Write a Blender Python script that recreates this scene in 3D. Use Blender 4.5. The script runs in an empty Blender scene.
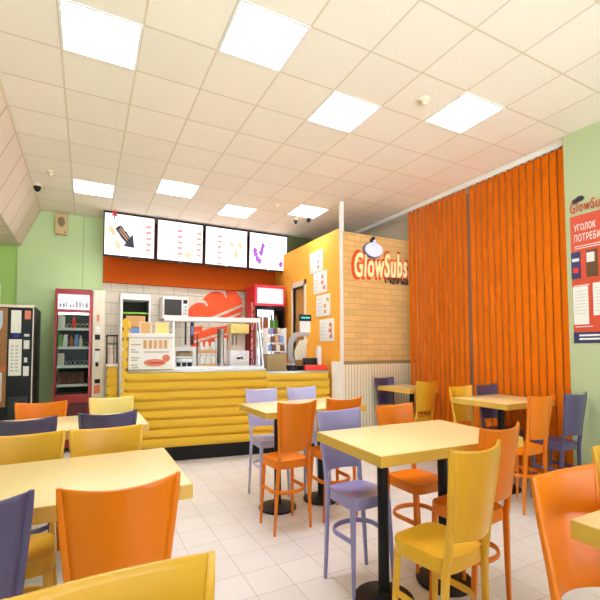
import bpy, bmesh, math, random
from mathutils import Vector, Matrix
random.seed(7)
C = bpy.context.scene.collection
PI = math.pi
# The place is slender: every real-world metre is built 0.8 wide/deep and 1.2 high.
SX, SZ = 0.8, 1.2
CEIL = 2.908

# ------------------------------------------------------------------ camera
def sc(v): return Vector((v[0]*SX, v[1]*SX, v[2]*SZ))
cam_data = bpy.data.cameras.new('camera'); cam = bpy.data.objects.new('camera', cam_data); C.objects.link(cam)
cam_data.sensor_width = 36; cam_data.lens = 409.34/600*36; cam_data.shift_y = 31.42/600
cam_data.clip_start = 0.02
yaw, pit, roll = 0.481193, 0.045, -0.003568
F = Vector((math.sin(yaw)*math.cos(pit), math.cos(yaw)*math.cos(pit), math.sin(pit)))
r_ = Vector((math.cos(yaw), -math.sin(yaw), 0)); u_ = r_.cross(F)
right = r_*math.cos(roll) + u_*math.sin(roll)
up = -(r_*math.sin(roll) - u_*math.cos(roll))
M3 = Matrix((right, up, -F)).transposed()
cam.matrix_world = Matrix.Translation(sc((0, 0, 1.17))) @ M3.to_4x4()
bpy.context.scene.camera = cam

# ------------------------------------------------------------------ world, exposure
DAY = 0.8; LOWER_FILL = 4.0            # sky strength, and fill added below the horizon to light the ceiling
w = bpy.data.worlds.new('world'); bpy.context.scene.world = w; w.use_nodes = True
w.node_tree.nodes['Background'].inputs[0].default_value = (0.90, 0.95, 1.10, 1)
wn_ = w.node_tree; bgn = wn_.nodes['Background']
# sky above the horizon, brighter added fill below it, reaching the ceiling
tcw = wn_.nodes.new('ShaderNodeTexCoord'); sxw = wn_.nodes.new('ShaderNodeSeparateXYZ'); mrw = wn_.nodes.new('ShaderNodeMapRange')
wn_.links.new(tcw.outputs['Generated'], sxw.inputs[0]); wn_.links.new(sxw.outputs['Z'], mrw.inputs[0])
mrw.inputs[1].default_value = -0.05; mrw.inputs[2].default_value = 0.05; mrw.inputs[3].default_value = LOWER_FILL; mrw.inputs[4].default_value = DAY
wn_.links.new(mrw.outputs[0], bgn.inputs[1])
vs = bpy.context.scene.view_settings
vs.view_transform = 'Standard'; vs.look = 'None'; vs.exposure = 1.15; vs.gamma = 1; vs.use_curve_mapping = False
LAMP = 31.0          # radiance of the fluorescent panels
try:
    bpy.context.scene.cycles.max_bounces = 10
    bpy.context.scene.cycles.diffuse_bounces = 6
    bpy.context.scene.cycles.sample_clamp_indirect = 6
    bpy.context.scene.cycles.use_denoising = True
except Exception: pass

# ------------------------------------------------------------------ materials
MATS = {}
def srgb(c):
    return tuple(((x/255)/12.92 if x/255 <= 0.04045 else ((x/255+0.055)/1.055)**2.4) for x in c) + (1,)
def mat(name, c, rough=0.5, metal=0.0, var=0.06, scale=6.0, bump=0.0, emit=0.0, coat=0.0, stretch=None, trans=0.0, alpha=1.0, spec=0.5):
    if name in MATS: return MATS[name]
    m = bpy.data.materials.new(name); m.use_nodes = True; nt = m.node_tree; N = nt.nodes; L = nt.links
    b = N['Principled BSDF']; col = srgb(c)
    b.inputs['Roughness'].default_value = rough; b.inputs['Metallic'].default_value = metal
    b.inputs['Coat Weight'].default_value = coat; b.inputs['Specular IOR Level'].default_value = spec
    b.inputs['Coat Roughness'].default_value = 0.15
    b.inputs['Transmission Weight'].default_value = trans; b.inputs['Alpha'].default_value = alpha
    tc = N.new('ShaderNodeTexCoord'); mp = N.new('ShaderNodeMapping'); L.new(tc.outputs['Object'], mp.inputs[0])
    if stretch: mp.inputs['Scale'].default_value = stretch
    nz = N.new('ShaderNodeTexNoise'); nz.inputs['Scale'].default_value = scale; nz.inputs['Detail'].default_value = 4
    L.new(mp.outputs[0], nz.inputs['Vector'])
    mx = N.new('ShaderNodeMix'); mx.data_type = 'RGBA'
    mx.inputs[6].default_value = tuple(x*(1-var) for x in col[:3]) + (1,)
    mx.inputs[7].default_value = tuple(min(1, x*(1+var)) for x in col[:3]) + (1,)
    L.new(nz.outputs[0], mx.inputs[0]); L.new(mx.outputs[2], b.inputs['Base Color'])
    if emit:
        L.new(mx.outputs[2], b.inputs['Emission Color']); b.inputs['Emission Strength'].default_value = emit
    if bump:
        bp = N.new('ShaderNodeBump'); bp.inputs['Strength'].default_value = bump; bp.inputs['Distance'].default_value = 0.01
        L.new(nz.outputs[0], bp.inputs['Height']); L.new(bp.outputs[0], b.inputs['Normal'])
    MATS[name] = m
    return m
def grid_mat(name, c, cl, px, py, x0, y0, lw, rough=0.5, var=0.05, axes='XY', brick=False, bump=0.3, scale=3.0, speckle=0.0, coat=0.0, lwy=None):
    """rectangular tiles with joints; px,py pitch, lw joint width, in real metres"""
    m = bpy.data.materials.new(name); m.use_nodes = True; nt = m.node_tree; N = nt.nodes; L = nt.links
    b = N['Principled BSDF']; b.inputs['Roughness'].default_value = rough; b.inputs['Coat Weight'].default_value = coat
    geo = N.new('ShaderNodeTexCoord'); sp = N.new('ShaderNodeSeparateXYZ'); L.new(geo.outputs['Object'], sp.inputs[0])
    def mth(op, a, bb=None, cc=None):
        n = N.new('ShaderNodeMath'); n.operation = op
        for i, v in enumerate((a, bb, cc)):
            if v is None: continue
            if isinstance(v, (int, float)): n.inputs[i].default_value = v
            else: L.new(v, n.inputs[i])
        return n.outputs[0]
    sc_ = {'X': SX, 'Y': SX, 'Z': SZ}
    a0 = mth('DIVIDE', sp.outputs[axes[0]], sc_[axes[0]]); a1 = mth('DIVIDE', sp.outputs[axes[1]], sc_[axes[1]])
    v = mth('DIVIDE', mth('SUBTRACT', a1, y0), py); fv = mth('FLOOR', v)
    u = mth('DIVIDE', mth('SUBTRACT', a0, x0), px)
    if brick: u = mth('ADD', u, mth('MULTIPLY', mth('MODULO', mth('ABSOLUTE', fv), 2.0), 0.5))
    fu = mth('FLOOR', u)
    du = mth('MULTIPLY', mth('SUBTRACT', 0.5, mth('ABSOLUTE', mth('SUBTRACT', mth('SUBTRACT', u, fu), 0.5))), px)
    dv = mth('MULTIPLY', mth('SUBTRACT', 0.5, mth('ABSOLUTE', mth('SUBTRACT', mth('SUBTRACT', v, fv), 0.5))), py)
    line = mth('MAXIMUM', mth('LESS_THAN', du, lw/2), mth('LESS_THAN', dv, (lwy or lw)/2))
    cb = N.new('ShaderNodeCombineXYZ'); L.new(fu, cb.inputs[0]); L.new(fv, cb.inputs[1])
    wn = N.new('ShaderNodeTexWhiteNoise'); L.new(cb.outputs[0], wn.inputs['Vector'])
    nz = N.new('ShaderNodeTexNoise'); nz.inputs['Scale'].default_value = scale; nz.inputs['Detail'].default_value = 5
    L.new(geo.outputs['Object'], nz.inputs['Vector'])
    k = mth('ADD', mth('MULTIPLY', mth('SUBTRACT', wn.outputs[0], 0.5), var*1.5), mth('MULTIPLY', mth('SUBTRACT', nz.outputs[0], 0.5), var*2))
    if speckle:
        n2 = N.new('ShaderNodeTexNoise'); n2.inputs['Scale'].default_value = 90; n2.inputs['Detail'].default_value = 2
        L.new(geo.outputs['Object'], n2.inputs['Vector'])
        k = mth('SUBTRACT', k, mth('MULTIPLY', mth('GREATER_THAN', n2.outputs[0], 0.62), speckle))
    k = mth('ADD', k, 1.0)
    hs = N.new('ShaderNodeVectorMath'); hs.operation = 'SCALE'; hs.inputs[0].default_value = srgb(c)[:3]; L.new(k, hs.inputs['Scale'])
    mx = N.new('ShaderNodeMix'); mx.data_type = 'RGBA'; L.new(line, mx.inputs[0]); L.new(hs.outputs[0], mx.inputs[6]); mx.inputs[7].default_value = srgb(cl)
    L.new(mx.outputs[2], b.inputs['Base Color'])
    bp = N.new('ShaderNodeBump'); bp.inputs['Strength'].default_value = bump; bp.inputs['Distance'].default_value = 0.004; bp.invert = True
    L.new(line, bp.inputs['Height']); L.new(bp.outputs[0], b.inputs['Normal'])
    MATS[name] = m
    return m

M_ceil = grid_mat('ceiling_tile', (246, 238, 222), (222, 208, 180), 0.6, 0.6, -0.236, 3.986, 0.018, rough=0.9, var=0.03, speckle=0.06)
M_floor = grid_mat('floor_tile', (212, 204, 192), (176, 162, 138), 0.303, 0.322, 1.114, 3.452, 0.006, rough=0.32, var=0.05, bump=0.2, coat=0.15)
M_soffit = grid_mat('soffit_panel', (232, 218, 198), (168, 148, 118), 50, 0.6, -30, 3.986, 0.02, rough=0.8, var=0.03)
M_brick = grid_mat('beige_brick', (228, 188, 118), (188, 146, 84), 0.27, 0.068, 3.92, 1.03, 0.005, rough=0.7, var=0.09, axes='XZ', brick=True, bump=0.6)
M_subway = grid_mat('subway_tile', (226, 215, 192), (172, 158, 132), 0.30, 0.15, 0.27, 0.0, 0.007, rough=0.25, var=0.04, axes='XZ', brick=True, bump=0.5)
M_wain = grid_mat('beadboard', (244, 236, 204), (168, 156, 118), 0.062, 50, 3.92, -20, 0.009, rough=0.5, var=0.03, axes='XZ', bump=0.8)
M_green = mat('green_paint', (192, 214, 156), 0.75, var=0.04, scale=2, bump=0.05)
M_green2 = mat('strong_green_paint', (164, 200, 104), 0.75, var=0.04, scale=2)
M_palegreen = mat('pale_green_paint', (188, 202, 156), 0.75, var=0.04, scale=2)
M_orwall = mat('orange_yellow_paint', (250, 176, 50), 0.7, var=0.03, scale=2)
M_fascia = mat('burnt_orange_panel', (184, 74, 0), 0.7, spec=0.15, var=0.06, scale=3)
M_white = mat('white_plastic', (240, 238, 232), 0.4, var=0.02)
M_lightwhite = mat('white_metal', (244, 242, 238), 0.35, var=0.01)
M_cream = mat('cream_paint', (226, 214, 188), 0.5, var=0.03)
M_black = mat('black_powder_coat', (14, 13, 14), 0.42, var=0.1, spec=0.3)
M_dark = mat('dark_void', (34, 28, 24), 0.8)
M_steel = mat('steel', (190, 188, 182), 0.3, metal=0.9, var=0.05)
M_blind = mat('orange_blind_fabric', (230, 114, 0), 0.85, spec=0.15, var=0.03, scale=3)
M_orange = mat('orange_lacquer', (228, 120, 0), 0.34, var=0.05, scale=4, stretch=(6, 6, 0.6), coat=0.10, spec=0.4)
M_purple = mat('lavender_lacquer', (84, 76, 112), 0.34, var=0.05, scale=4, stretch=(6, 6, 0.6), coat=0.25)
M_lilac = mat('pale_lilac_lacquer', (184, 182, 222), 0.34, var=0.05, scale=4, stretch=(6, 6, 0.6), coat=0.25)
M_yellow = mat('mustard_lacquer', (226, 172, 40), 0.34, var=0.05, scale=4, stretch=(6, 6, 0.6), coat=0.25)
M_paleyel = mat('pale_yellow_lacquer', (236, 212, 122), 0.32, var=0.05, scale=4, stretch=(6, 6, 0.6), coat=0.25)
M_lav = mat('mid_lavender_lacquer', (146, 140, 190), 0.34, var=0.05, scale=4, stretch=(6, 6, 0.6), coat=0.25)
M_top = mat('birch_laminate', (232, 206, 144), 0.3, var=0.05, scale=5, stretch=(1, 14, 1), coat=0.2)  # pale tone carries the light reflected off the top
M_edge = mat('birch_edge_band', (214, 172, 70), 0.4, var=0.08, scale=8, stretch=(2, 2, 20))  # same birch as the top, deeper tone for the less lit sides
M_slat = mat('mustard_clapboard', (236, 190, 40), 0.45, var=0.08, scale=5, stretch=(0.6, 6, 6))
M_red = mat('red_enamel', (176, 26, 30), 0.35, var=0.04)
M_redbright = mat('bright_red_plastic', (226, 48, 18), 0.4, var=0.04)
M_maroon = mat('maroon_enamel', (150, 34, 34), 0.35, var=0.05)
M_logo_o = mat('logo_orange', (226, 84, 10), 0.5, var=0.02)
M_bread = mat('bread_orange', (236, 82, 20), 0.6, var=0.04)
M_logo_c = mat('lit_cream_letters', (255, 234, 176), 0.4, emit=0.12, var=0.01)
M_logo_w = mat('lit_white_sign', (222, 232, 255), 0.4, emit=0.1, var=0.01)
M_ink = mat('dark_ink', (40, 34, 50), 0.6, var=0.02)
M_navy = mat('navy_print', (38, 48, 98), 0.6, var=0.03)
M_posterred = mat('poster_red', (206, 74, 40), 0.55, var=0.04)
M_paper = mat('paper_white', (240, 238, 230), 0.7, var=0.02)
M_greyprint = mat('grey_print', (176, 172, 168), 0.7)
M_redprint = mat('salmon_print', (222, 126, 96), 0.7)
M_tan = mat('tan_print', (214, 164, 104), 0.7, var=0.2, scale=60)
M_brown = mat('brown_wood_dark', (96, 62, 28), 0.5, var=0.15, scale=8, stretch=(8, 8, 0.6))
M_doorw = mat('door_ochre', (180, 124, 44), 0.5, var=0.12, scale=8, stretch=(8, 8, 0.6))
M_khaki = mat('khaki_panel', (158, 134, 88), 0.6)
M_screen = mat('lit_menu_screen', (246, 244, 250), 0.3, emit=0.4, var=0.005)
M_header = mat('lit_fridge_header', (250, 206, 216), 0.3, emit=0.2, var=0.02)
M_redlit = mat('lit_red_header', (214, 30, 56), 0.3, emit=0.12, var=0.02)
M_vendsign = mat('lit_vending_sign', (240, 232, 242), 0.3, emit=0.1, var=0.02)
M_fridgein = mat('lit_fridge_liner', (230, 236, 248), 0.4, emit=0.9, var=0.02)
M_scr_pink = mat('screen_print_red', (226, 130, 120), 0.4, emit=0.3)
M_scr_grey = mat('screen_print_grey', (206, 208, 226), 0.4, emit=0.3)
M_scr_tan = mat('screen_print_tan', (226, 176, 140), 0.4, emit=0.3)
M_scr_pur = mat('screen_print_purple', (150, 84, 190), 0.4, emit=0.3)
M_teal = mat('teal_display', (40, 150, 150), 0.3, emit=0.9)
M_amber = mat('amber_jar', (190, 92, 30), 0.3)
M_gbottle = mat('green_bottle', (110, 180, 50), 0.3)
M_choc = mat('chocolate_pack', (112, 66, 52), 0.5, var=0.2, scale=40)
M_pack = mat('pastel_pack', (226, 210, 190), 0.5, var=0.25, scale=50)
M_bluepack = mat('blue_pack', (120, 150, 210), 0.5, var=0.2, scale=50)
M_coffee = mat('coffee_bean_picture', (150, 100, 52), 0.5, var=0.8, scale=45)
M_cup = mat('cup_picture', (196, 206, 214), 0.5, var=0.1)
M_star = mat('red_star', (206, 48, 30), 0.5)
def glass(name, c, alpha=0.12, rough=0.03, refl=0.5):
    m = bpy.data.materials.new(name); m.use_nodes = True; nt = m.node_tree; N = nt.nodes; L = nt.links
    out = N['Material Output']; N.remove(N['Principled BSDF'])
    t = N.new('ShaderNodeBsdfTransparent'); t.inputs[0].default_value = c
    g = N.new('ShaderNodeBsdfGlossy'); g.inputs['Roughness'].default_value = rough
    fr = N.new('ShaderNodeFresnel'); fr.inputs[0].default_value = 1.45
    nz = N.new('ShaderNodeTexNoise'); nz.inputs['Scale'].default_value = 2
    mr = N.new('ShaderNodeMapRange'); mr.inputs[3].default_value = alpha*0.9; mr.inputs[4].default_value = alpha*1.1; L.new(nz.outputs[0], mr.inputs[0])
    ad = N.new('ShaderNodeMath'); ad.operation = 'ADD'; fm = N.new('ShaderNodeMath'); fm.operation = 'MULTIPLY'; fm.inputs[1].default_value = refl; L.new(fr.outputs[0], fm.inputs[0]); L.new(fm.outputs[0], ad.inputs[0]); L.new(mr.outputs[0], ad.inputs[1])
    mx = N.new('ShaderNodeMixShader'); L.new(ad.outputs[0], mx.inputs[0]); L.new(t.outputs[0], mx.inputs[1]); L.new(g.outputs[0], mx.inputs[2])
    L.new(mx.outputs[0], out.inputs[0]); MATS[name] = m; return m
M_glass = glass('clear_glass', (0.96, 0.98, 0.97, 1), 0.02)
M_case = glass('anti_reflection_glass', (0.97, 0.98, 0.98, 1), 0.0, refl=0.08)
M_vglass = glass('vending_glass', (0.80, 0.84, 0.80, 1), 0.0, refl=0.12)
def lamp_mat():
    m = bpy.data.materials.new('fluorescent_panel'); m.use_nodes = True; nt = m.node_tree; N = nt.nodes
    e = N.new('ShaderNodeEmission'); e.inputs[0].default_value = (0.90, 0.95, 1.13, 1); e.inputs[1].default_value = LAMP
    N.remove(N['Principled BSDF']); nt.links.new(e.outputs[0], N['Material Output'].inputs[0]); return m
M_lamp = lamp_mat()

# ------------------------------------------------------------------ mesh builder (real metres, scaled on build)
SPLIT = {'side_frame', 'heading', 'price_column', 'food_picture', 'notice_label', 'slot', 'foot', 'printed_mark', 'white_label', 'slat_clip', 'hinge', 'poster_line', 'wire', 'printed_picture', 'bracket', 'stripe', 'bread_print'}
def islands(bm):
    bm.verts.ensure_lookup_table(); seen = set(); out = []
    for v in bm.verts:
        if v in seen: continue
        st = [v]; seen.add(v); grp = []
        while st:
            q = st.pop(); grp.append(q)
            for e in q.link_edges:
                w_ = e.other_vert(q)
                if w_ not in seen: seen.add(w_); st.append(w_)
        out.append(grp)
    return out
class MB:
    def __init__(s): s.bm = bmesh.new()
    def box(s, x0, y0, z0, x1, y1, z1, m=None):
        vs_ = [s.bm.verts.new((x, y, z)) for x in (x0, x1) for y in (y0, y1) for z in (z0, z1)]
        if m is not None:
            for v in vs_: v.co = m @ v.co
        for f in ((0,1,3,2),(4,6,7,5),(0,4,5,1),(2,3,7,6),(0,2,6,4),(1,5,7,3)): s.bm.faces.new([vs_[i] for i in f])
        return s
    def prism(s, poly, a, b, axis='z'):
        """polygon extruded a..b along axis; poly in the other two axes (xy, xz or yz)"""
        def p(u, v, w_): return {'z': (u, v, w_), 'y': (u, w_, v), 'x': (w_, u, v)}[axis]
        A = [s.bm.verts.new(p(u, v, a)) for u, v in poly]; B = [s.bm.verts.new(p(u, v, b)) for u, v in poly]
        s.bm.faces.new(A); s.bm.faces.new(B[::-1]); n = len(poly)
        for i in range(n): s.bm.faces.new((A[i], A[(i+1) % n], B[(i+1) % n], B[i]))
        return s
    def rings(s, rings, caps=True):
        R = [[s.bm.verts.new(p) for p in r] for r in rings]
        for a, b in zip(R, R[1:]):
            n = len(a)
            for i in range(n): s.bm.faces.new((a[i], a[(i+1) % n], b[(i+1) % n], b[i]))
        if caps: s.bm.faces.new(R[0][::-1]); s.bm.faces.new(R[-1])
        return s
    def tube(s, pts, rad, n=10, flat=1.0):
        pts = [Vector(p) for p in pts]; rad = rad if isinstance(rad, (list, tuple)) else [rad]*len(pts); rs = []
        for i, p in enumerate(pts):
            d = (pts[min(i+1, len(pts)-1)] - pts[max(i-1, 0)]).normalized()
            up_ = Vector((0, 0, 1)) if abs(d.z) < 0.9 else Vector((0, 1, 0))
            a = d.cross(up_).normalized(); b = a.cross(d).normalized()
            rs.append([p + (a*math.cos(t*2*PI/n) + b*math.sin(t*2*PI/n)*flat)*rad[i] for t in range(n)])
        return s.rings(rs)
    def lathe(s, prof, c=(0, 0, 0), n=24):
        return s.rings([[(c[0]+r*math.cos(t*2*PI/n), c[1]+r*math.sin(t*2*PI/n), c[2]+z) for t in range(n)] for r, z in prof])
    def poly(s, pts): s.bm.faces.new([s.bm.verts.new(p) for p in pts]); return s
    def bevel(s, off, seg=2, ang=40):
        bmesh.ops.remove_doubles(s.bm, verts=s.bm.verts, dist=1e-6); bmesh.ops.recalc_face_normals(s.bm, faces=s.bm.faces)
        ed = [e for e in s.bm.edges if len(e.link_faces) == 2 and e.calc_face_angle() > math.radians(ang)]
        bmesh.ops.bevel(s.bm, geom=ed, offset=off, segments=seg, affect='EDGES', profile=0.6, clamp_overlap=True); return s
    def build(s, name, m, parent=None, loc=None, rot=0, sharp=38):
        if name in SPLIT and parent is not None:
            gs = islands(s.bm)
            if len(gs) > 1:
                for g in gs:
                    q = MB(); mp_ = {v: q.bm.verts.new(v.co) for v in g}
                    for f in {f for v in g for f in v.link_faces}: q.bm.faces.new([mp_[v] for v in f.verts])
                    o = q.build(name, m, parent, loc, rot, sharp)
                s.bm.free(); return o
        bmesh.ops.recalc_face_normals(s.bm, faces=s.bm.faces)
        for v in s.bm.verts: v.co = Vector((v.co.x*SX, v.co.y*SX, v.co.z*SZ))
        for f in s.bm.faces: f.smooth = True
        for e in s.bm.edges:
            if len(e.link_faces) == 2 and e.calc_face_angle() > math.radians(sharp): e.smooth = False
        me = bpy.data.meshes.new(name); s.bm.to_mesh(me); s.bm.free(); me.materials.append(m)
        o = bpy.data.objects.new(name, me); C.objects.link(o)
        if parent: o.parent = parent
        if loc: o.location = sc(loc)
        if rot: o.rotation_euler = (0, 0, rot)
        return o
def tag(o, label, cat, group=None, kind=None):
    o['label'] = label; o['category'] = cat
    if group: o['group'] = group
    if kind: o['kind'] = kind
    return o
def thing(name, label, cat, loc, rot=0, group=None):
    o = bpy.data.objects.new(name, None); o.empty_display_size = 0.1; C.objects.link(o)
    o.location = sc(loc); o.rotation_euler = (0, 0, rot); return tag(o, label, cat, group)
def struct(o): o['kind'] = 'structure'; return o
def copy_tree(o, parent=None):
    c = o.copy(); C.objects.link(c)
    if parent: c.parent = parent
    for ch in [x for x in bpy.data.objects if x.parent == o]: copy_tree(ch, c)
    return c
def text_mesh(body, size=1.0, offset=0.0, shear=0.0):
    cu = bpy.data.curves.new('t', 'FONT'); cu.body = body; cu.size = size; cu.offset = offset; cu.shear = shear; cu.space_character = 1.12; cu.resolution_u = 3
    o = bpy.data.objects.new('t', cu); C.objects.link(o)
    dg = bpy.context.evaluated_depsgraph_get(); me = o.evaluated_get(dg).to_mesh()
    V = [v.co.copy() for v in me.vertices]; Fc = [list(p.vertices) for p in me.polygons]
    o.evaluated_get(dg).to_mesh_clear(); bpy.data.objects.remove(o); bpy.data.curves.remove(cu)
    return V, Fc
def text_into(mb, body, place, depth, w=None, h=None, offset=0.0, shear=0.0):
    """place(u, v, d) -> point; the text block is fitted to w x h; depth along d"""
    V, Fc = text_mesh(body, 1.0, offset, shear)
    x0 = min(v.x for v in V); x1 = max(v.x for v in V); y0 = min(v.y for v in V); y1 = max(v.y for v in V)
    ku = w/(x1-x0); kv = h/(y1-y0)
    A = [mb.bm.verts.new(place((v.x-x0)*ku, (v.y-y0)*kv, depth)) for v in V]
    B = [mb.bm.verts.new(place((v.x-x0)*ku, (v.y-y0)*kv, 0)) for v in V]
    cnt = {}
    for f in Fc:
        try: mb.bm.faces.new([A[i] for i in f])
        except ValueError: continue
        for a, b in zip(f, f[1:]+f[:1]): cnt[(a, b)] = 1
    for (a, b) in list(cnt):
        if (b, a) not in cnt:
            try: mb.bm.faces.new((A[a], B[a], B[b], A[b]))
            except ValueError: pass

# ================================================================== THE ROOM
XL, XR, XW, YB, YF = -1.9, 5.16, 5.62, 8.9, -2.3
struct(MB().box(XL-0.1, YF-0.1, -0.1, XW+0.1, 9.4, 0).build('floor', M_floor))
lights = [(c, r) for c in (0, 4) for r in (5, -1, -7)] + [(c, r) for c in (2, 6) for r in (4, -2, -8)]
X0, Y0, T = -0.236, 3.986, 0.6
cm = MB()
def cell(x0, y0, x1, y1):
    cm.poly([(x0, y0, CEIL), (x0, y1, CEIL), (x1, y1, CEIL), (x1, y0, CEIL)])
for i in range(-3, 10):
    for j in range(-11, 9):
        if (i, j) in lights: continue
        cell(X0+i*T, Y0+j*T, X0+i*T+T, Y0+j*T+T)
for (x0, x1) in ((X0+10*T, XW+0.1),):
    cell(x0, YF-0.1, x1, 9.4)
cell(X0-3*T, YF-0.1, X0+10*T, Y0-11*T)
bmesh.ops.remove_doubles(cm.bm, verts=cm.bm.verts, dist=1e-4)
struct(cm.build('ceiling', M_ceil))
struct(MB().box(XL-0.1, YF-0.1, CEIL+0.12, XW+0.1, 9.4, CEIL+0.2).build('ceiling_slab', M_dark))
# walls
struct(MB().box(-1.138, YB, 0, XW, YB+0.1, CEIL).build('wall_back', M_green))
struct(MB().box(XL, YB+0.05, 0, -1.1, YB+0.15, CEIL).build('wall_alcove', M_green2))
struct(MB().box(XL-0.1, YF, 0, XL, YB+0.32, CEIL).build('wall_left', M_green))
wf = MB(); wf.box(XL, YF-0.1, 0, XW, YF, 0.12); wf.box(XL, YF-0.1, 2.8, XW, YF, CEIL); wf.box(XL, YF-0.1, 0.12, -1.5, YF, 2.8); wf.box(4.9, YF-0.1, 0.12, XW, YF, 2.8)
struct(wf.build('wall_front', M_cream))
def window(n, a, b, fixed, axis):
    o = MB(); k = 4; h0, h1 = 0.12, 2.8
    for q in range(k+1):
        p = a+(b-a)*q/k
        if axis == 'x': o.box(p-0.03, fixed-0.07, h0, p+0.03, fixed-0.02, h1)
        else: o.box(fixed-0.07, p-0.03, h0, fixed-0.02, p+0.03, h1)
    for z in (h0, h1-0.05):
        if axis == 'x': o.box(a, fixed-0.07, z, b, fixed-0.02, z+0.05)
        else: o.box(fixed-0.07, a, z, fixed-0.02, b, z+0.05)
    f = struct(o.build('window_%d' % n, M_white))
    g = MB()
    if axis == 'x': g.box(a, fixed-0.05, h0, b, fixed-0.045, h1)
    else: g.box(fixed-0.05, a, h0, fixed-0.045, b, h1)
    g.build('window_pane', M_glass, f)
    pl = bpy.data.lights.new('window_portal_%d' % n, 'AREA'); pl.shape = 'RECTANGLE'; pl.cycles.is_portal = True
    pl.size = (b-a)*SX; pl.size_y = (h1-h0)*SZ; po = bpy.data.objects.new('window_portal_%d' % n, pl); C.objects.link(po)
    if axis == 'x': po.location = sc(((a+b)/2, fixed-0.09, (h0+h1)/2)); po.rotation_euler = (math.radians(90), 0, 0)
    else: po.location = sc((fixed-0.09, (a+b)/2, (h0+h1)/2)); po.rotation_euler = (math.radians(90), 0, math.radians(-90))
window(1, -1.5, 4.9, YF, 'x')  # added opening in the unseen wall, lets daylight onto the ceiling
struct(MB().box(XR, YF, 0, XR+0.12, 2.87, CEIL).build('wall_right', M_palegreen))
struct(MB().box(XW, YF, 0, XW+0.1, YB+0.1, CEIL).build('wall_window', M_cream))
struct(MB().box(-0.088, YB-0.006, 0, -0.08, YB, CEIL-0.01).build('trim_1', mat('green_joint', (120, 150, 84), 0.7)))
# sloped soffit along the left wall
struct(MB().prism([(-0.79, CEIL-0.002), (-1.09, 2.44), (XL+0.001, 2.44), (XL+0.001, CEIL-0.002)], YF, YB+0.05, 'y').build('trim_2', M_soffit))
struct(MB().box(-0.80, YF, CEIL-0.012, -0.775, YB, CEIL-0.003).build('trim_3', M_cream))
# tiled strip of the back wall behind the counter, and the burnt orange fascia over it
struct(MB().box(0.27, YB-0.02, 0, 3.92, YB, 2.075).build('wall_tiled', M_subway))
struct(MB().box(0.27, YB-0.14, 2.06, 3.92, YB, CEIL-0.002).build('trim_4', M_fascia))
# partition: brick over beadboard, facing the room
PY = 5.93
struct(MB().box(3.93, PY, 1.035, XW, PY+0.08, 2.553).build('wall_brick', M_brick))
struct(MB().box(3.93, PY, 0, XW, PY+0.08, 1.005).build('wall_wainscot', M_wain))
struct(MB().box(3.93, PY-0.012, 1.0, XW, PY+0.08, 1.04).bevel(0.004).build('trim_5', M_khaki))
# orange side of the partition with a doorway
ow = MB(); ow.box(3.92, PY+0.08, 0, 3.98, 7.30, 2.60); ow.box(3.92, 7.30, 2.05, 3.98, 7.82, 2.60); ow.box(3.92, 7.82, 0, 3.98, YB, 2.60)
struct(ow.build('wall_orange', M_orwall))
cornr = MB(); cornr.box(3.895, PY-0.02, 1.0, 3.935, PY+0.03, 2.56); cornr.box(3.905, PY-0.01, 2.55, 3.965, PY+0.05, CEIL-0.002)
struct(cornr.build('trim_6', M_white))
struct(MB().box(3.885, PY-0.02, 0, 3.925, PY+0.30, 1.03).bevel(0.005).build('trim_7', M_paper))
df = MB(); df.box(3.90, 7.23, 0, 3.99, 7.30, 2.12); df.box(3.90, 7.82, 0, 3.99, 7.87, 2.12); df.box(3.90, 7.23, 2.05, 3.99, 7.87, 2.12)
struct(df.build('trim_8', M_cream))
dr = struct(MB().box(0, -0.5, 0.01, 0.035, 0, 2.04).bevel(0.004).build('door_1', M_doorw, loc=(3.985, 7.815, 0), rot=math.radians(14)))
dh = MB(); dh.tube([(-0.005, -0.44, 1.0), (-0.05, -0.44, 1.0), (-0.05, -0.36, 1.0)], 0.009); dh.build('door_handle', M_steel, dr)
hn = MB()
for z in (0.3, 1.62): hn.box(-0.012, -0.03, z, 0.0, 0.006, z+0.12)
hn.build('hinge', M_steel, dr)
# dark service room behind the partition
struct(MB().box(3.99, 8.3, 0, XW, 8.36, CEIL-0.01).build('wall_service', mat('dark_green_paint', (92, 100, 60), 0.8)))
# baseboard on the right wall
struct(MB().box(XR-0.014, YF, 0, XR, 2.87, 0.09).bevel(0.003).build('baseboard_right', M_cream))
# the glazed opening behind the camera is added to bring daylight in
# ------------------------------------------------------------------ ceiling fixtures
M_off = mat('unlit_lamp_panel', (236, 238, 236), 0.5, var=0.01)
def ceiling_light(c, r, label, first=None):
    x0, y0 = X0+c*T, Y0+r*T
    if first is None:
        t = thing('ceiling_light', label, 'light', (x0+0.3, y0+0.3, CEIL), 0, 'recessed louvre ceiling lights')
        f = MB(); a, b = 0.299, 0.278
        for q in ((-a,-a,a,-b), (-a,b,a,a), (-a,-b,-b,b), (b,-b,a,b)): f.box(q[0], q[1], -0.006, q[2], q[3], 0.085)
        f.build('frame', M_lightwhite, t)
        MB().box(-b, -b, 0.08, b, b, 0.088).build('lamp_panel', M_lamp, t)
        l = MB()
        for k in range(1, 4): l.box(-b, -b+k*2*b/4-0.006, -0.003, b, -b+k*2*b/4+0.006, 0.035)
        for k in range(1, 8): l.box(-b+k*2*b/8-0.003, -b, -0.002, -b+k*2*b/8+0.003, b, 0.03)
        l.build('louvre', M_lightwhite, t)
        return t
    t = copy_tree(first); t.location = sc((x0+0.3, y0+0.3, CEIL)); t['label'] = label; return t
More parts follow.
